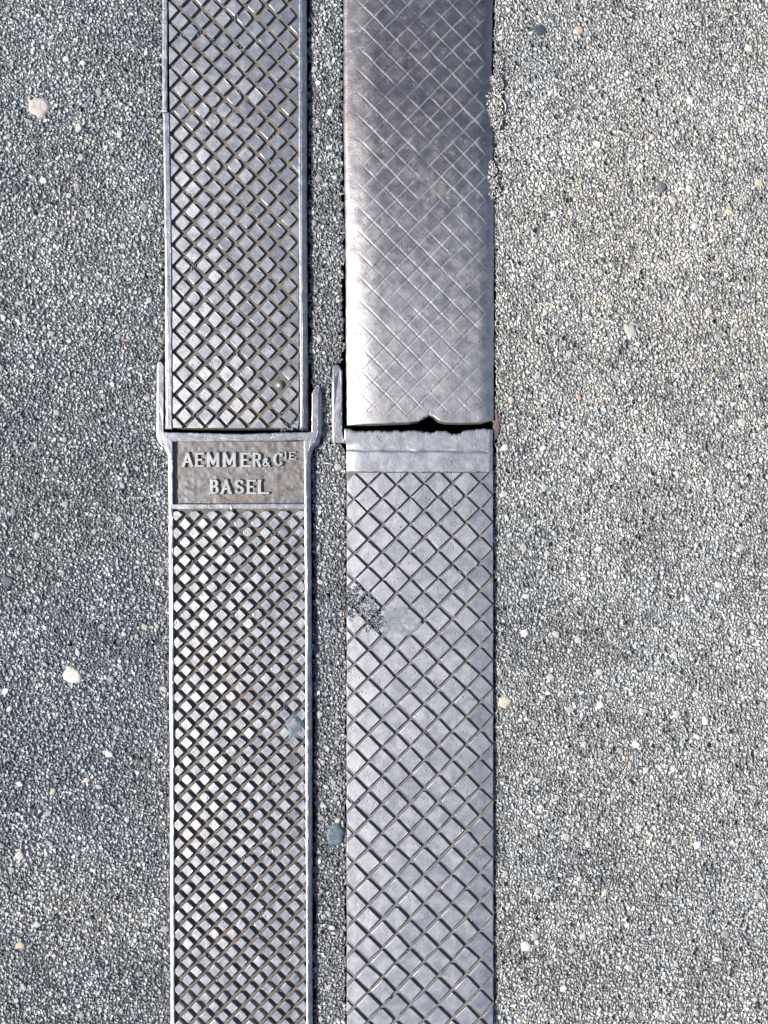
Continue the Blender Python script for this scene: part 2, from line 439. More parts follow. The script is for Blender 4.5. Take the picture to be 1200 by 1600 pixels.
DENS = {'left': ('dark', 3500., 8.6, 6.1, -1.0), 'middle': ('dark', 2100., 8.8, 6.2, -1.8), 'right': ('pale', 3300., 8.4, 5.9, -.6)}
PAVEMENT = {}

def undulation(x, y):
    return (vnoise(x / 60, y / 60, 4) - .5) * 1.1 + (vnoise(x / 16, y / 16, 5) - .5) * .6

def pavement(side):
    xa, xb = PAVE[side]; pal, dens, sp2, sp3, zl = DENS[side]
    org = {'left': (60., 800., 0.), 'middle': (510., 800., 0.), 'right': (1020., 800., 0.)}[side]
    # sheet with walls, reaching far away beyond the picture
    ys = [-BIG / 4, -1500] + list(range(-260, 1861, 12)) + [3100, BIG / 4]
    ins = 2.5
    if side == 'left': L = [-BIG / 4] * len(ys); R = [float(xa(0) * 0 + xb(y)) - ins for y in ys]
    elif side == 'middle': L = [float(xa(y)) + ins for y in ys]; R = [float(xb(y)) - ins for y in ys]
    else: L = [float(xa(y)) + ins for y in ys]; R = [BIG / 4] * len(ys)
    zb = zl - 2.5
    V = [(x, y, zb) for x, y in zip(L, ys)] + [(x, y, zb) for x, y in zip(R, ys)]
    n = len(ys)
    V += [(v[0], v[1], -300.) for v in V]
    F = []
    for i in range(n - 1):
        F += [(i, i + 1, n + i + 1, n + i), (2 * n + i, 2 * n + i + 1, i + 1, i), (n + i, n + i + 1, 3 * n + i + 1, 3 * n + i)]
    p = mk('pavement_' + side, V, F, M['binder_pale' if side == 'right' else 'binder_dark'], None, org)
    tag(p, kind='structure'); PAVEMENT[side] = p
    # stone layers
    bx0, bx1 = {'left': (-260, 268), 'middle': (480, 545), 'right': (764, 1460)}[side]
    rs = random.Random({'left': 1, 'middle': 2, 'right': 3}[side])
    bigs = [(x, y, r, c) for x, y, r, c in SPECIAL[side]]
    area = (bx1 - bx0) * 2120
    inside_view = lambda x, y: 0 < x < 1200 and 0 < y < 1600
    tries = 0
    while len(bigs) < area / dens and tries < 6000:
        tries += 1
        x, y = rs.uniform(bx0, bx1), rs.uniform(-260, 1860); r = rs.choice((4.6, 5.0, 5.5, 6.0, 6.8, 7.5))
        if not (float(xa(y)) + r < x < float(xb(y)) - r): continue
        if any((x - b[0]) ** 2 + (y - b[1]) ** 2 < (r + b[2] + 3) ** 2 for b in bigs): continue
        c = pick_colors(pal, 1)[0]; c = c * .6 + np.array([.30, .295, .285]) * .45
        bigs.append((x, y, r, tuple(np.minimum(c, .82))))
    for x, y, r, c in bigs:
        big_stone(x, y, r, zl + .3 + float(undulation(x, y)) + rs.uniform(-.25, .4), c, p, rs)
    B = np.array([(b[0], b[1], b[2]) for b in bigs])
    layers = []
    q_ = .8 if side == 'right' else 1.0
    for sp, k, rr, zr, tilt, zoff in ((15.0, 6, (.30, .50), .25, .07, .05), (11.0, 6, (.34, .5), .28, .09, .0), (sp2, 5, (.46, .74), .30, .105, 0.0), (sp3, 4, (.50, .76), .32, .14, -.3)):
        X, Y = jitter_grid(bx0, bx1, -260, 1860, sp)
        edge = -1.0 + 5.0 * vnoise(Y / 11, Y * 0 + X * .002, 41) ** 1.5
        ok = (X > xa(Y) + edge) & (X < xb(Y) - edge)
        if sp > 10: ok &= rng.random(len(X)) < .5
        X, Y = X[ok], Y[ok]
        keep = np.ones(len(X), bool)
        for b in B: keep &= (X - b[0]) ** 2 + (Y - b[1]) ** 2 > (b[2] * .92) ** 2
        X, Y = X[keep], Y[keep]
        n = len(X)
        r = sp * rng.uniform(rr[0], rr[1], n)
        und = undulation(X, Y)
        zt = zl + zoff + und + rng.normal(0, zr * q_, n)
        # the asphalt crumbles away along the iron
        dist = np.minimum(X - xa(Y), xb(Y) - X)
        if side == 'middle': dist = dist + 2
        zt -= np.clip(1 - dist / 9, 0, 1) * 1.6
        cc = np.minimum(pick_colors(pal, n) * area_tint(X, Y), .85)
        if sp > 10: cc = np.maximum(cc * .55 + np.median(cc, 0) * .45, np.median(cc, 0) * .62)
        layers.append((stones_arrays(X, Y, r, zt, k, tilt * q_, zb - .5), k, cc))
    stones_object('aggregate', layers, p, M['aggregate'], org)
for s in ('left', 'middle', 'right'): pavement(s)

# bottom of the drain under the covers
bx = [(225, -1600), (805, -1600), (805, 3200), (225, 3200)]
V = [(x, y, -290.) for x, y in bx]
tag(mk('channel_bottom', V, [(3, 2, 1, 0)], M['channel']), kind='structure')

# ------------------------------------------------------------------ studs
def clip(poly, f):
    out = []
    for i in range(len(poly)):
        a, b = poly[i], poly[(i + 1) % len(poly)]
        fa, fb = f(a), f(b)
        if fa >= 0: out.append(a)
        if (fa >= 0) != (fb >= 0):
            t = fa / (fa - fb); out.append((a[0] + (b[0] - a[0]) * t, a[1] + (b[1] - a[1]) * t))
    return out

def stud_geo(poly, z0, z1, inset_wall, inset_top, rr, zj=.12):
    """frustum over a convex polygon about (0,0)"""
    cx = sum(p[0] for p in poly) / len(poly); cy = sum(p[1] for p in poly) / len(poly)
    k = len(poly); V = []
    for ins, z in ((0, z0), (inset_wall, z1 - .9), (inset_wall + inset_top * .35, z1 - .28), (inset_wall + inset_top, z1)):
        for x, y in poly:
            d = math.hypot(x - cx, y - cy) or 1
            s = max(.1, 1 - ins * 1.3 / d)
            j = .22 if ins else 0
            V.append((cx + (x - cx) * s + rr.uniform(-j, j), cy + (y - cy) * s + rr.uniform(-j, j), z + (rr.uniform(-zj, zj) if ins else 0)))
    F = []
    cw = area2(poly) > 0
    for q in range(3):
        for i in range(k):
            j = (i + 1) % k
            f = (q * k + i, (q + 1) * k + i, (q + 1) * k + j, q * k + j)
            F.append(f if cw else f[::-1])
    f = tuple(range(4 * k - 1, 3 * k - 1, -1)); F.append(f if cw else f[::-1])
    return V, F

def trim_corners(poly, c, rr):
    """cut the sharp corners a little, as cast"""
    out = []; n = len(poly)
    for i in range(n):
        a, b, d = poly[i - 1], poly[i], poly[(i + 1) % n]
        cc = c * rr.uniform(.6, 1.6)
        for q in (a, d):
            L = math.hypot(q[0] - b[0], q[1] - b[1]) or 1; t = min(.4, cc / L)
            out.append((b[0] + (q[0] - b[0]) * t, b[1] + (q[1] - b[1]) * t))
    return out

def stud_mesh(part, V, F, z0, mat, wmat):
    me = mesh_from(part, V, F, (0, 0, z0)); me.materials.append(mat); me.materials.append(wmat)
    k = (len(F) - 1) // 3
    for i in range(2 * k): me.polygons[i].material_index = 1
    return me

def stud_field(parent, centres, hx, hy, z0, z1, wall, topb, mat, clipf, part, seed, slope=0.0, limit=300, view=None, corner=.9, zfn=None, tilt=.02, wmat=None, sfn=None, tfn=None):
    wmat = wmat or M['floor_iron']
    rr = random.Random(seed)
    variants = []
    for i in range(16):
        p = [(hx, 0), (0, hy), (-hx, 0), (0, -hy)]
        p = [(x + rr.uniform(-.6, .6), y + rr.uniform(-.6, .6)) for x, y in p]
        p = trim_corners(p, corner if i < 12 else corner * (1.4 + .4 * (i - 12)), rr)
        V, F = stud_geo(p, z0, z1, wall, topb, rr)
        me = stud_mesh(part, V, F, z0, mat, wmat); variants.append(me)
    items = []
    for (x, y) in centres:
        p = [(x + hx, y), (x, y + hy), (x - hx, y), (x, y - hy)]
        q = p
        for f in clipf: q = clip(q, f) if len(q) > 2 else q
        if len(q) < 3 or abs(area2(q)) < .10 * abs(area2(p)): continue
        items.append((x, y, q, abs(area2(q) - area2(p)) > 1e-6))
    inv = [t for t in items if -hx < t[0] < 1200 + hx and -hy * .8 < t[1] < 1600 + hy * .8]
    inv.sort(key=lambda t: -abs(area2(t[2])))
    single = set(id(t) for t in inv[:limit])
    rest_V, rest_F = [], []
    for t in items:
        x, y, q, cut = t
        dz = zfn(x, y) if zfn else 0.0
        if id(t) in single:
            if not cut:
                o = bpy.data.objects.new(part, rr.choice(variants)); COL.objects.link(o)
                o.parent = parent; ORIGIN[o] = (x, y, z0)
                o.location = W(x + rr.uniform(-.4, .4), y + rr.uniform(-.4, .4), z0 + dz) - W(*ORIGIN[parent])
                sc = (sfn(x, y) if sfn else 1.0) * rr.uniform(.97, 1.03); o.scale = (sc, sc, 1)
                o.rotation_euler = (rr.gauss(0, tilt), rr.gauss(0, tilt) + (tfn(x) if tfn else 0), math.atan(slope) + rr.gauss(0, .02))
            else:
                cx = sum(p[0] for p in q) / len(q); cy = sum(p[1] for p in q) / len(q)
                loc = [(p[0] - cx, p[1] - cy) for p in q]
                V, F = stud_geo(loc, z0, z1, wall * .8, topb * .7, rr)
                me = stud_mesh(part, V, F, z0, mat, wmat)
                o = bpy.data.objects.new(part, me); COL.objects.link(o); o.parent = parent
                o.location = W(cx, cy, z0 + dz) - W(*ORIGIN[parent])
                if tfn: o.rotation_euler = (0, tfn(x) * .8, 0)
        else:
            V, F = stud_geo(q, z0, z1, wall, topb, rr)
            k = len(rest_V); rest_V += [(v[0], v[1], v[2] + dz) for v in V]; rest_F += [tuple(i + k for i in f) for f in F]
    if rest_V:
        tag(mk(part + '_remainder', rest_V, rest_F, mat, parent), kind='stuff')

# ------------------------------------------------------------------ upper left cover
def shoulder_right(nx, ny):           # broad worn shoulder on the side facing +x
    return (7.0, 6.5) if nx > .7 else (1.3, 1.1)
def shoulder_left(nx, ny):
    return (3.6, 1.6) if nx < -.7 else (1.2, 1.0)
YT, YB = -900, 2500
ul = empty('drain_cover', 365, 330)
tag(ul, 'flat iron cover with diamond studs between smooth rims, slotted above the name panel', 'drain cover')
slab('floor_plate', [(262, YT), (474, YT), (474, 670), (266, 670)], -25, 2.4, M['floor_iron'], ul, step=20, seed=3)
slab('rim', [(253.5, YT), (262.5, YT), (263, 177.5), (254.5, 177.5)], -25, 7.6, M['rim_iron'], ul, seed=4, bevel_fn=shoulder_left)
slab('rim', [(255.5, 178.5), (266, 178.5), (269.5, 400), (270.5, 671), (260, 671), (258.5, 400)], -25, 8.0, M['rim_iron'], ul, seed=5, bevel_fn=shoulder_left)
slab('rim', [(467.5, YT), (479.5, YT), (479.5, 300), (481.5, 671), (470, 671), (467.5, 300)], -25, 8.2, M['rim_iron'], ul, seed=6, bevel_fn=shoulder_right)
rows = [1 + 35 * i for i in range(8)]                       # 1 .. 246
rows += [281, 315, 349.5, 384, 417.5, 451, 484.5, 517.5, 551, 584.5, 617.5, 651, 684.5]
rows = [1 - 35 * i for i in range(26, 0, -1)] + rows
def ul_slope(y): return -.055 * float(np.clip((651 - y) / 651, 0, 1))
cent = []
for i, y in enumerate(rows):
    x0 = float(np.interp(y, [0, 384, 651], [282.5, 287.3, 290])); x1 = float(np.interp(y, [0, 651], [450, 452.5])); dx = (x1 - x0) / 5
    for k in range(-1, 7): cent.append((x0 + dx * k, y + ul_slope(y) * (dx * k)))
    if i + 1 < len(rows):
        ym = (y + rows[i + 1]) / 2
        for k in range(-1, 6): cent.append((x0 + dx * (k + .5), ym + ul_slope(ym) * dx * (k + .5)))
# a broken line across the casting near the top: the studs there are knocked down
def ul_dz(x, y):
    if x < 400 and abs(y + .055 * (x - 282) * .7 - 172) < 12 and (x < 300 or 320 < x < 330 or 350 < x < 362): return -1.6
    return rnd.uniform(-.25, .15)
cent = [c for c in cent if math.hypot(c[0] - 437, c[1] - 602) > 9]
stud_field(ul, cent, 14.4, 15.2, 2.0, 6.6, 1.1, .32, M['stud_iron'], [lambda p: p[0] - (265 + 6 * min(1, max(0, p[1]) / 670)), lambda p: 467.5 - p[0], lambda p: 669.5 - p[1]], 'stud', 21, slope=.02, zfn=ul_dz, tfn=lambda x: .05 * (x - 385) / 100, sfn=lambda x, y: float(np.interp(y, [150, 420], [.97, .88])))
# crack line
cr = [(262, 179), (276, 176), (292, 178.5), (310, 175), (322, 177), (338, 173.5), (352, 172.5), (366, 174)]
V = []; F = []
for i, (x, y) in enumerate(cr):
    V += [(x, y - 1.0, 2.9), (x, y, 4.6 + rnd.uniform(-.3, .5)), (x, y + 1.6, 2.9)]
    if i: a = 3 * (i - 1); F += [(a, a + 1, a + 4, a + 3), (a + 1, a + 2, a + 5, a + 4)]
mk('crack_ridge', V, F, M['floor_iron'], ul)

def dome(name, x, y, rx, ry, z0, h, mat, parent=None, seed=0, n=22, rings=6, jag=.12, flat=.5, dimple=0.0, zn=.06):
    r = random.Random(seed); V = [(x, y, z0 + h - dimple)]; F = []
    ph = [r.uniform(0, 6.28) for _ in range(4)]
    for q in range(1, rings + 1):
        t = q / rings
        for a in range(n):
            th = 2 * math.pi * a / n
            w = 1 + jag * (math.sin(2 * th + ph[0]) * .5 + math.sin(3 * th + ph[1]) * .4 + math.sin(5 * th + ph[2]) * .35 + r.uniform(-.35, .35) * (t > .8))
            z = h * (1 - max(0, (t - flat) / (1 - flat)) ** 2) + r.uniform(-zn, zn) * h - dimple * (1 - t)
            V.append((x + math.cos(th) * rx * t * w, y + math.sin(th) * ry * t * w, z0 + (z if q < rings else -.6)))
    for a in range(n): F.append((0, 1 + (a + 1) % n, 1 + a)[::1])
    for q in range(1, rings):
        for a in range(n):
            b = (a + 1) % n; i0, i1 = 1 + (q - 1) * n, 1 + q * n
            F.append((i0 + a, i0 + b, i1 + b, i1 + a))
    return mk(name, V, F, mat, parent, smooth=True)
dome('bolt', 437, 602, 8, 8.5, 2.6, 3.6, M['floor_iron'], ul, 3, 10, 4, .06, .7, .8)
dome('bolt_head', 437, 602, 4.6, 5, 5.6, 2.4, M['stud_iron'], ul, 4, 8, 3, .08, .6)

# ------------------------------------------------------------------ lower left cover with the name panel
ll = empty('drain_cover', 376, 1150)
tag(ll, 'iron cover with sunken name panel and raised lettering above small diamond studs', 'drain cover')
slab('floor_plate', [(268, 692), (482, 692), (485, YB), (272, YB)], -25, 1.6, M['floor_iron'], ll, step=20, seed=8)
slab('rim', [(245.5, 572), (248.5, 565), (254, 566), (257.5, 574), (257.8, 674.5), (271.5, 690), (272, 800), (273.5, 1200), (274.5, 1610), (275, YB), (269, YB), (267.5, 1610), (266.5, 1200), (264.5, 800), (263.5, 712), (258, 700), (249, 692), (245.5, 680)],
     -25, 8.2, M['rim_iron'], ll, seed=9, bevel_fn=shoulder_left, step=5, zfn=lambda x, y: 8.2 if y > 640 else 4.5 + 3.7 * max(0, min(1, (y - 560) / 80)))
slab('rim', [(487.5, 616), (491, 608), (499, 606), (503.5, 614), (503.5, 676), (499, 692), (489, 704), (485.5, 716), (487.5, 1000), (488.5, 1610), (489, YB), (480, YB), (479.5, 1610), (477.5, 1000), (476.5, 800), (475.5, 690), (487, 675.5)],
     -25, 8.2, M['rim_iron'], ll, seed=10, bevel_fn=lambda nx, ny: (6.0, 6.0) if nx > .6 else (1.3, 1.1), step=5, zfn=lambda x, y: 8.2 if y > 680 else 5.2 + 3.0 * max(0, min(1, (y - 606) / 74)))
slab('crossbar', [(256, 675.5), (330, 677.5), (380, 678.5), (420, 677), (489, 675.2), (479, 689), (462, 688), (440, 690), (400, 689.5), (330, 691), (268, 690.8)], -25, 8.0, M['rim_iron'], ll, bevel=1.6, seed=12, step=4, jit=.45)
slab('crossbar', [(268, 787.4), (478.5, 786.5), (479, 795.2), (268, 796.2)], -25, 8.0, M['rim_iron'], ll, bevel=1.3, seed=13, step=5)
dome('casting_knob', 363, 793, 3.2, 6.0, 5.5, 2.8, M['rim_iron'], ll, 6, 10, 3, .1, .5)
panel = hfield('name_panel', lambda y: y * 0 + 270.5, lambda y: y * 0 + 477.5, lambda x: x * 0 + 689.5, lambda x: x * 0 + 788.0, 120, 60,
               lambda X, Y: 2.2 + (vnoise(X / 5, Y / 5, 1) - .5) * .9 + (vnoise(X / 22, Y / 22, 2) - .5) * .8, M['panel_iron'], ll, skirt=0)
LET = {  # strokes on a unit box (x right, y down)
    'A': [[(.08, 1), (.5, 0)], [(.5, 0), (.92, 1)], [(.24, .66), (.76, .66)], [(-.04, 1), (.2, 1)], [(.78, 1), (1.06, 1)]],
    'E': [[(.15, 0), (.15, 1)], [(0, 0), (.95, 0)], [(.15, .5), (.72, .5)], [(0, 1), (1, 1)]],
    'M': [[(.12, 1), (.12, 0)], [(.12, 0), (.5, .8)], [(.5, .8), (.88, 0)], [(.88, 0), (.88, 1)], [(0, 1), (.26, 1)], [(.74, 1), (1, 1)]],
    'R': [[(.15, 0), (.15, 1)], [(0, 0), (.6, 0), (.85, .1), (.9, .26), (.82, .44), (.6, .52), (.15, .52)], [(.55, .52), (.92, 1)], [(0, 1), (.3, 1)], [(.86, 1), (1.05, 1)]],
    'C': [[(.95, .26), (.82, .07), (.58, 0), (.34, .06), (.14, .26), (.08, .5), (.14, .75), (.34, .94), (.6, 1), (.84, .92), (.97, .74)], [(.95, .26), (.95, .02)]],
    'I': [[(.5, 0), (.5, 1)], [(.2, 0), (.8, 0)], [(.2, 1), (.8, 1)]],
    'B': [[(.15, 0), (.15, 1)], [(0, 0), (.6, 0), (.82, .1), (.86, .24), (.78, .4), (.6, .48), (.15, .48)], [(.6, .48), (.86, .58), (.95, .74), (.86, .92), (.62, 1), (0, 1)]],
    'S': [[(.88, .22), (.76, .06), (.5, 0), (.26, .05), (.12, .2), (.16, .36), (.36, .46), (.66, .54), (.86, .66), (.9, .82), (.74, .95), (.5, 1), (.24, .95), (.08, .78)]],
    'L': [[(.15, 0), (.15, 1)], [(0, 0), (.32, 0)], [(0, 1), (1, 1)]],
    '&': [[(1, 1), (.34, .3), (.3, .12), (.46, 0), (.64, .1), (.6, .28), (.2, .52), (.05, .74), (.16, .94), (.42, 1), (.7, .86), (.92, .54)]],
}
def letter(ch, x0, x1, y0, y1, wd):
    V = []; F = []; q = 0
    zf = 2.0
    for st in LET[ch]:
        for (a, b) in zip(st[:-1], st[1:]):
            ax, ay = x0 + a[0] * (x1 - x0), y0 + a[1] * (y1 - y0); bx_, by_ = x0 + b[0] * (x1 - x0), y0 + b[1] * (y1 - y0)
            L = math.hypot(bx_ - ax, by_ - ay) or 1; ux, uy = (bx_ - ax) / L, (by_ - ay) / L
            vert = abs(uy) > .55
            w = wd * (1.0 if vert else .72)
            e = w * (.75 if L > 6 else .3); ax -= ux * e; ay -= uy * e; bx_ += ux * e; by_ += uy * e
            zt = 6.3 + .035 * q + rnd.uniform(-.15, .15); q += 1; k = len(V)
            for hw, ex, z in ((w * 1.1, .3, zf - 1), (w * .96, 0, zt - .6), (w * .72, -.5, zt)):
                for (px, py, sx) in ((ax, ay, -1), (bx_, by_, 1)):
                    for sd in (1, -1):
                        V.append((px + ux * sx * ex - uy * hw * sd, py + uy * sx * ex + ux * hw * sd, z))
            for t in (0, 4):
                a0, a1, b0, b1 = k + t, k + t + 1, k + t + 2, k + t + 3
                for (i, j) in ((a0, b0), (b0, b1), (b1, a1), (a1, a0)): F.append((i, i + 4, j + 4, j))
            F.append((k + 8, k + 9, k + 11, k + 10))
    o = mk('letter', V, F, M['letter_iron'], panel)
    import bmesh
    bm = bmesh.new(); bm.from_mesh(o.data); bmesh.ops.recalc_face_normals(bm, faces=bm.faces); bm.to_mesh(o.data); bm.free()
    return o
def cx(x): return 220 + x / 4
for ch, a, b in (('A', 266, 328), ('E', 345, 398), ('M', 418, 495), ('M', 518, 598), ('E', 628, 690), ('R', 704, 752)):
    letter(ch, cx(a), cx(b), 709, 728.5, 2.4)
letter('&', cx(766), cx(806), 716.5, 728.5, 1.5)
letter('C', cx(836), cx(884), 708.5, 727.5, 2.25)
letter('I', cx(898), cx(916), 707, 717.5, 1.45)
letter('E', cx(930), cx(970), 707, 717.5, 1.45)
for ch, a, b in (('B', 440, 486), ('A', 508, 568), ('S', 594, 646), ('E', 668, 720), ('L', 736, 800)):
    letter(ch, cx(a), cx(b), 751, 770.5, 2.4)

cent = []
for i in range(-1, 62):
    y = 818.75 + 28.4 * i; sh = float(np.interp(y, [800, 1300, 1600], [0, 3.4, 4.0]))
    for k in range(-1, 9): cent.append((290.7 + sh + 27.72 * k, y - .01 * 27.7 * k))
    for k in range(-1, 9): cent.append((290.7 + sh - 13.86 + 27.72 * k, y + 14.2 - .01 * 27.7 * k))
def lim_l(p): return p[0] - float(np.interp(p[1], [800, 1200, 1610], [270.5, 272, 273]))
def lim_r(p): return float(np.interp(p[1], [800, 1000, 1610], [477.5, 478.5, 480.5])) - p[0]
def ll_dz(x, y): return rnd.uniform(-.35, .2) - (1.2 if rnd.random() < .025 else 0)
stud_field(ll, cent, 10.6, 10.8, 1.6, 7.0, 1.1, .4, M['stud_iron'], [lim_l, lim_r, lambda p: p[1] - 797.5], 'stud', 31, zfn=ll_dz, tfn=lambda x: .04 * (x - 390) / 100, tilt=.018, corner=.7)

# ------------------------------------------------------------------ upper right cover, worn smooth
ur = empty('drain_cover', 655, 330)
tag(ur, 'iron cover polished smooth by wear, its thin diamond lines nearly gone, chipped end', 'drain cover')
ux0 = lambda y: np.interp(y, [-900, 0, 200, 330, 420, 670], [536, 536, 536.5, 538.5, 540, 540.5]) + (vnoise(y / 9, y * 0, 3) - .5) * .8
ux1 = lambda y: np.interp(y, [-900, 0, 120, 220, 400, 670], [770, 770, 768, 770, 771.5, 771]) + (vnoise(y / 13, y * 0 + 3, 3) - .5) * 1.6
uy0 = lambda x: np.asarray(x, float) * 0 - 900.0
uy1 = lambda x: np.interp(x, [530, 545, 560, 600, 640, 655, 664, 671, 677, 686, 697, 720, 755, 766, 775], [665, 665, 664, 662.5, 661, 658.5, 653, 650, 652, 658.5, 661, 661.5, 660.5, 658, 655])
def ur_z(X, Y):
    dl, dr = X - ux0(Y), ux1(Y) - X
    z = 9.5 - 9.5 * np.clip(1 - dl / 56, 0, 1) ** 2.0 - 2.5 * np.clip(1 - dl / 7, 0, 1) ** 2.2
    z -= 7.0 * np.clip(1 - dr / 24, 0, 1) ** 2.0 + 2.0 * np.clip(1 - dr / 90, 0, 1) ** 2
    de = uy1(X) - Y
    z -= .9 * np.clip(1 - de / 3.5, 0, 1) ** 2 + .5 * np.clip(1 - de / 90, 0, 1) ** 2
    z += (vnoise(X / 26, Y / 26, 6) - .5) * .55 + (vnoise(X / 9, Y / 9, 7) - .5) * .18
    # diamond lines: two families; strength varies along them
    u = ((X - 722.7) / 34.8 + (Y - 137.3) / 35.45)          # '/' family: constant x+y
    v = ((X - 722.7) / 34.8 - (Y - 137.3) / 35.45)          # '\' family
    per = 24.8
    G = np.zeros_like(X)
    fade = sstep(14, 38, dl) * sstep(10, 16, dr) * sstep(4, 22, de)
    wv = .2 + .8 * sstep(.20, .48, vnoise(X / 38, Y / 38, 8)); wu = .2 + .8 * sstep(.22, .5, vnoise(X / 34, Y / 34, 9))
    low = .35 + .65 * sstep(0, 150, de)
    for f, w, dep, wid, sd in ((v, wv, .42, 1.05, 1), (u, wu, .60, 1.0, 2)):
        d = (f - np.round(f)) * per + (vnoise(X / 12, Y / 12, 20 + sd) - .5) * .9
        z -= dep * w * fade * (.5 + .5 * low) * np.exp(-(d / wid) ** 2)
        G = np.maximum(G, w * fade * np.exp(-(d / .85) ** 2) * (.2 + .8 * sstep(120, 420, de)) * (.35 + .65 * sstep(.25, .6, vnoise(X / 21, Y / 21, 50 + sd))))
        z += .06 * w * fade * np.exp(-((np.abs(d) - 2.6) / 1.1) ** 2)
    # dents and pits
    pr = np.random.default_rng(5)
    for _ in range(150):
        px, py, s, dp = pr.uniform(545, 766), pr.uniform(-60, 655), pr.uniform(.8, 1.7), pr.uniform(.2, .7)
        if pr.random() < .12: s *= 1.8
        m = (np.abs(X - px) < 9) & (np.abs(Y - py) < 9)
        if m.any():
            G[m] = np.maximum(G[m], .5 * np.exp(-(((X[m] - px) / s) ** 2 + ((Y[m] - py) / s) ** 2)))
            q = ((X[m] - px) / s) ** 2 + ((Y[m] - py) / (s * pr.uniform(.6, 1.2))) ** 2
            z[m] -= dp * np.exp(-q) * .6
    return z, G
yp = np.concatenate([np.linspace(0, .545, 40)[:-1], np.linspace(.545, 1, 640)])
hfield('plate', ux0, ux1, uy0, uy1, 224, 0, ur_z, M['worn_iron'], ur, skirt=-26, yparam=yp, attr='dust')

# ------------------------------------------------------------------ lower right cover
lr = empty('drain_cover', 655, 1150)
tag(lr, 'iron cover with large flat diamond pads and a plain socket end', 'drain cover')
slab('base_plate', [(542, 700), (770.5, 700), (771, 1200), (772, 1610), (772, YB), (542.5, YB), (541.5, 1200)], -25, 2.0, M['groove_iron'], lr, step=9, seed=14, jit=.5)
ex0 = lambda y: np.interp(y, [660, 690, 696, 745], [538, 538.5, 541.5, 542])
ex1 = lambda y: np.interp(y, [660, 745], [770, 769])
ey0 = lambda x: 674.0 + (vnoise(np.asarray(x, float) / 11, np.asarray(x, float) * 0, 12) - .5) * 3.5 + (vnoise(np.asarray(x, float) / 2.6, np.asarray(x, float) * 0, 13) - .5) * 2.2 + np.interp(x, [530, 545, 560, 600, 640, 690, 712, 730, 770], [-5, -4, 1, -1, 0, 1, 3, -1, -4])
ey1 = lambda x: np.asarray(x, float) * 0 + 737.5 + (vnoise(np.asarray(x, float) / 7, np.asarray(x, float) * 0, 13) - .5) * 2
def er_z(X, Y):
    z = 4.6 + 1.7 * sstep(703.5, 706.5, Y + (vnoise(X / 16, X * 0, 14) - .5) * 3) * (.75 + .35 * sstep(.2, .8, vnoise(X / 34 + 3, X * 0, 15)))
    z -= 1.6 * np.exp(-((Y - 704.5 - (vnoise(X / 16, X * 0, 14) - .5) * 3) / 2.0) ** 2) * sstep(.42, .6, vnoise(X / 30 + 3, X * 0, 15))
    dl, dr = X - ex0(Y), ex1(Y) - X
    z -= 2.4 * np.clip(1 - dl / 26, 0, 1) ** 2 * sstep(690, 697, Y) + 2.5 * np.clip(1 - dr / 6, 0, 1) ** 2
    z -= 2.2 * np.clip(1 - (Y - ey0(X)) / 3, 0, 1) ** 2 * (.4 + vnoise(X / 6, Y / 6, 17))
    z += (vnoise(X / 18, Y / 18, 16) - .5) * .4 + (vnoise(X / 5, Y / 5, 17) - .5) * .14
    return z
hfield('end_plate', ex0, ex1, ey0, ey1, 160, 50, er_z, M['pad_iron'], lr, skirt=-25)
slab('socket_arm', [(518.5, 578), (521, 571), (529, 570), (534.5, 580), (535, 676), (540, 692.5), (522, 692.5), (518.5, 686)], -25, 5.6, M['rim_iron'], lr, seed=15, bevel_fn=shoulder_left, step=4, zfn=lambda x, y: 5.6 if y > 600 else 1.0 + 4.6 * (y - 568) / 32)
slab('socket_arm', [(773.2, 640), (777, 636), (781, 646), (782, 660), (781, 676), (776, 688), (770.8, 692), (770.8, 668), (773.2, 662)], -25, -.5, M['lump_iron'], lr, seed=16, bevel=3.0, step=5, jit=.9, zjit=.7)
XI, PX = 575.8, 43.6
yk = [716, 758.7, 799.5, 842, 884.5, 927, 970.5, 1014, 1057.5, 1101, 1145, 1188.5, 1232.5, 1277.5, 1322.5, 1367, 1411.5, 1457, 1502, 1547, 1592, 1637]
yk += [1637 + 45 * i for i in range(1, 20)]
cent = []
for i, y in enumerate(yk):
    for k in range(-2, 6): cent.append((XI + PX * (k + .5), y - .03 * PX * (k + .5)))
    if i + 1 < len(yk):
        ym = (y + yk[i + 1]) / 2
        for k in range(-1, 6): cent.append((XI + PX * k, ym - .03 * PX * k))
def lr_dz(x, y): return rnd.uniform(-.2, .15) - 1.0 * max(0, 1 - (x - 542) / 24) ** 2 - 1.2 * max(0, 1 - (770 - x) / 24) ** 2
stud_field(lr, cent, 19.0, 19.2, 2.0, 6.0, .7, .4, M['pad_iron'], [lambda p: p[0] - 542, lambda p: 769.5 - p[0], lambda p: p[1] - 738.5], 'pad', 41, slope=.0, zfn=lr_dz, tfn=lambda x: -.06 * max(0, 1 - (x - 545) / 60) + .09 * max(0, 1 - (768 - x) / 40), tilt=.010, corner=.6, wmat=M['groove_iron'])

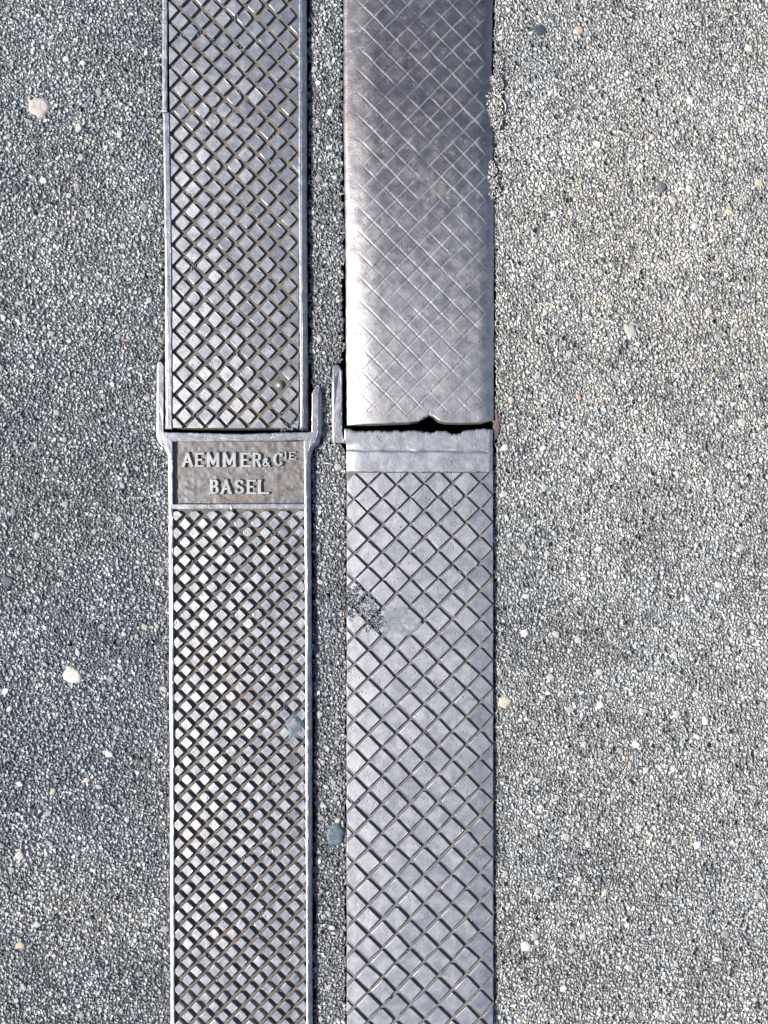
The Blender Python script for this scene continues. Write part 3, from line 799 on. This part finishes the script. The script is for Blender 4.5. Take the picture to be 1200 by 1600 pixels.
# ------------------------------------------------------------------ gum, grit and straw lying on the surfaces
g = dome('chewing_gum', 60.5, 167, 17, 17, -1.6, 3.0, M['gum_pink'], None, 51, 30, 6, .10, .6)
tag(g, 'round pinkish beige chewing gum trodden flat on the asphalt, upper left', 'chewing gum', 'trodden chewing gum')
g = dome('chewing_gum', 113, 1055, 16, 14, -1.6, 3.4, M['gum_white'], None, 52, 26, 6, .16, .6)
tag(g, 'whitish chewing gum trodden on the asphalt left of the small studs', 'chewing gum', 'trodden chewing gum')
g = dome('chewing_gum', 524, 1305, 15, 18, -2.6, 2.6, M['gum_blue'], None, 53, 26, 6, .08, .7)
tag(g, 'blue grey chewing gum on the narrow asphalt strip between the covers', 'chewing gum', 'trodden chewing gum')
g = dome('chewing_gum', 462, 1136, 18, 22, 1.6, 5.2, M['gum_blue'], None, 54, 28, 9, .14, .5, 0, .05)
tag(g, 'blue grey chewing gum filling the gaps between small studs', 'chewing gum', 'trodden chewing gum')
g = dome('chewing_gum', 624, 970, 31, 24, 4.4, 1.7, M['gum_smear'], None, 55, 44, 14, .26, .8, 0, .22)
tag(g, 'blue grey gum smear on the large diamond pads', 'chewing gum', 'trodden chewing gum')

def spill(name, blobs, z, sp, pal, label, parent=None):
    layers = []
    for (x, y, rx, ry) in blobs:
        for s_, k, zo in ((sp, 6, .5), (sp * .72, 5, 0.)):
            X, Y = jitter_grid(x - rx, x + rx, y - ry, y + ry, s_)
            d = ((X - x) / rx) ** 2 + ((Y - y) / ry) ** 2 + (vnoise(X / 8, Y / 8, 30) - .5) * 1.1
            ok = d < .9
            X, Y, d = X[ok], Y[ok], d[ok]
            if not len(X): continue
            zt = z + zo + 2.6 * (1 - np.clip(d, 0, 1)) + rng.normal(0, .5, len(X))
            layers.append((stones_arrays(X, Y, s_ * rng.uniform(.4, .62, len(X)), zt, k, .25, z - 4), k, pick_colors(pal, len(X))))
    o = stones_object(name, layers, parent, M['aggregate'], (blobs[0][0], blobs[0][1], z))
    if label: o['label'] = label; o['category'] = 'grit'
    return o
spill('asphalt_grit', [(562, 945, 28, 24), (582, 968, 24, 20), (556, 925, 16, 12)], 4.6, 6.0, 'grit', 'patch of asphalt grit spilled over the edge of the large diamond pads')
spill('asphalt_grit', [(768, 160, 20, 16), (774, 182, 12, 22), (776, 130, 10, 14)], 3.2, 5.8, 'pale', 'crumbled grit over the smooth cover edge beside the straw')
spill('asphalt_grit', [(766, 278, 14, 20), (772, 300, 9, 18), (764, 262, 8, 10)], 2.8, 5.8, 'pale', 'small tongue of grit on the smooth cover edge below the straw')
spill('asphalt_grit', [(462, 664, 18, 9), (448, 669, 16, 5)], 3.6, 4.0, 'grit', 'grit caught in the end corner of the studded cover above the lettering')
def groove_dirt(parent, spots, z, sp, pal):
    spill('groove_dirt', spots, z, sp, pal, None, parent)
dr = random.Random(77)
groove_dirt(ul, [(dr.uniform(275, 462), dr.uniform(0, 660), dr.uniform(4, 8), dr.uniform(4, 9)) for _ in range(26)], 2.2, 3.4, 'grit')
groove_dirt(ll, [(dr.uniform(280, 470), dr.uniform(805, 1600), dr.uniform(4, 8), dr.uniform(4, 9)) for _ in range(34)], 1.6, 3.4, 'grit')
groove_dirt(lr, [(dr.uniform(550, 762), dr.uniform(745, 1600), dr.uniform(4, 9), dr.uniform(4, 9)) for _ in range(22)], 2.0, 3.2, 'grit')
# straw
pts = [(766, 149), (772, 150), (779, 153), (785, 158), (789, 164), (790, 170), (789, 175)]
V = []; F = []
for i, (x, y) in enumerate(pts):
    a, b = pts[max(0, i - 1)], pts[min(len(pts) - 1, i + 1)]
    L = math.hypot(b[0] - a[0], b[1] - a[1]); nx, ny = -(b[1] - a[1]) / L, (b[0] - a[0]) / L
    for q in range(6):
        t = q * math.pi / 3; w = .95
        V.append((x + nx * math.cos(t) * w, y + ny * math.cos(t) * w, 6.2 - .75 * i + .5 * math.sin(i) + math.sin(t) * w))
    if i:
        for q in range(6):
            r_ = (q + 1) % 6; k = 6 * i; F.append((k - 6 + q, k + q, k + r_, k - 6 + r_))
F += [tuple(range(5, -1, -1)), tuple(range(6 * len(pts) - 6, 6 * len(pts)))]
tag(mk('straw', V, F, M['straw'], smooth=True), 'short curved pale straw at the edge of the smooth cover', 'straw')
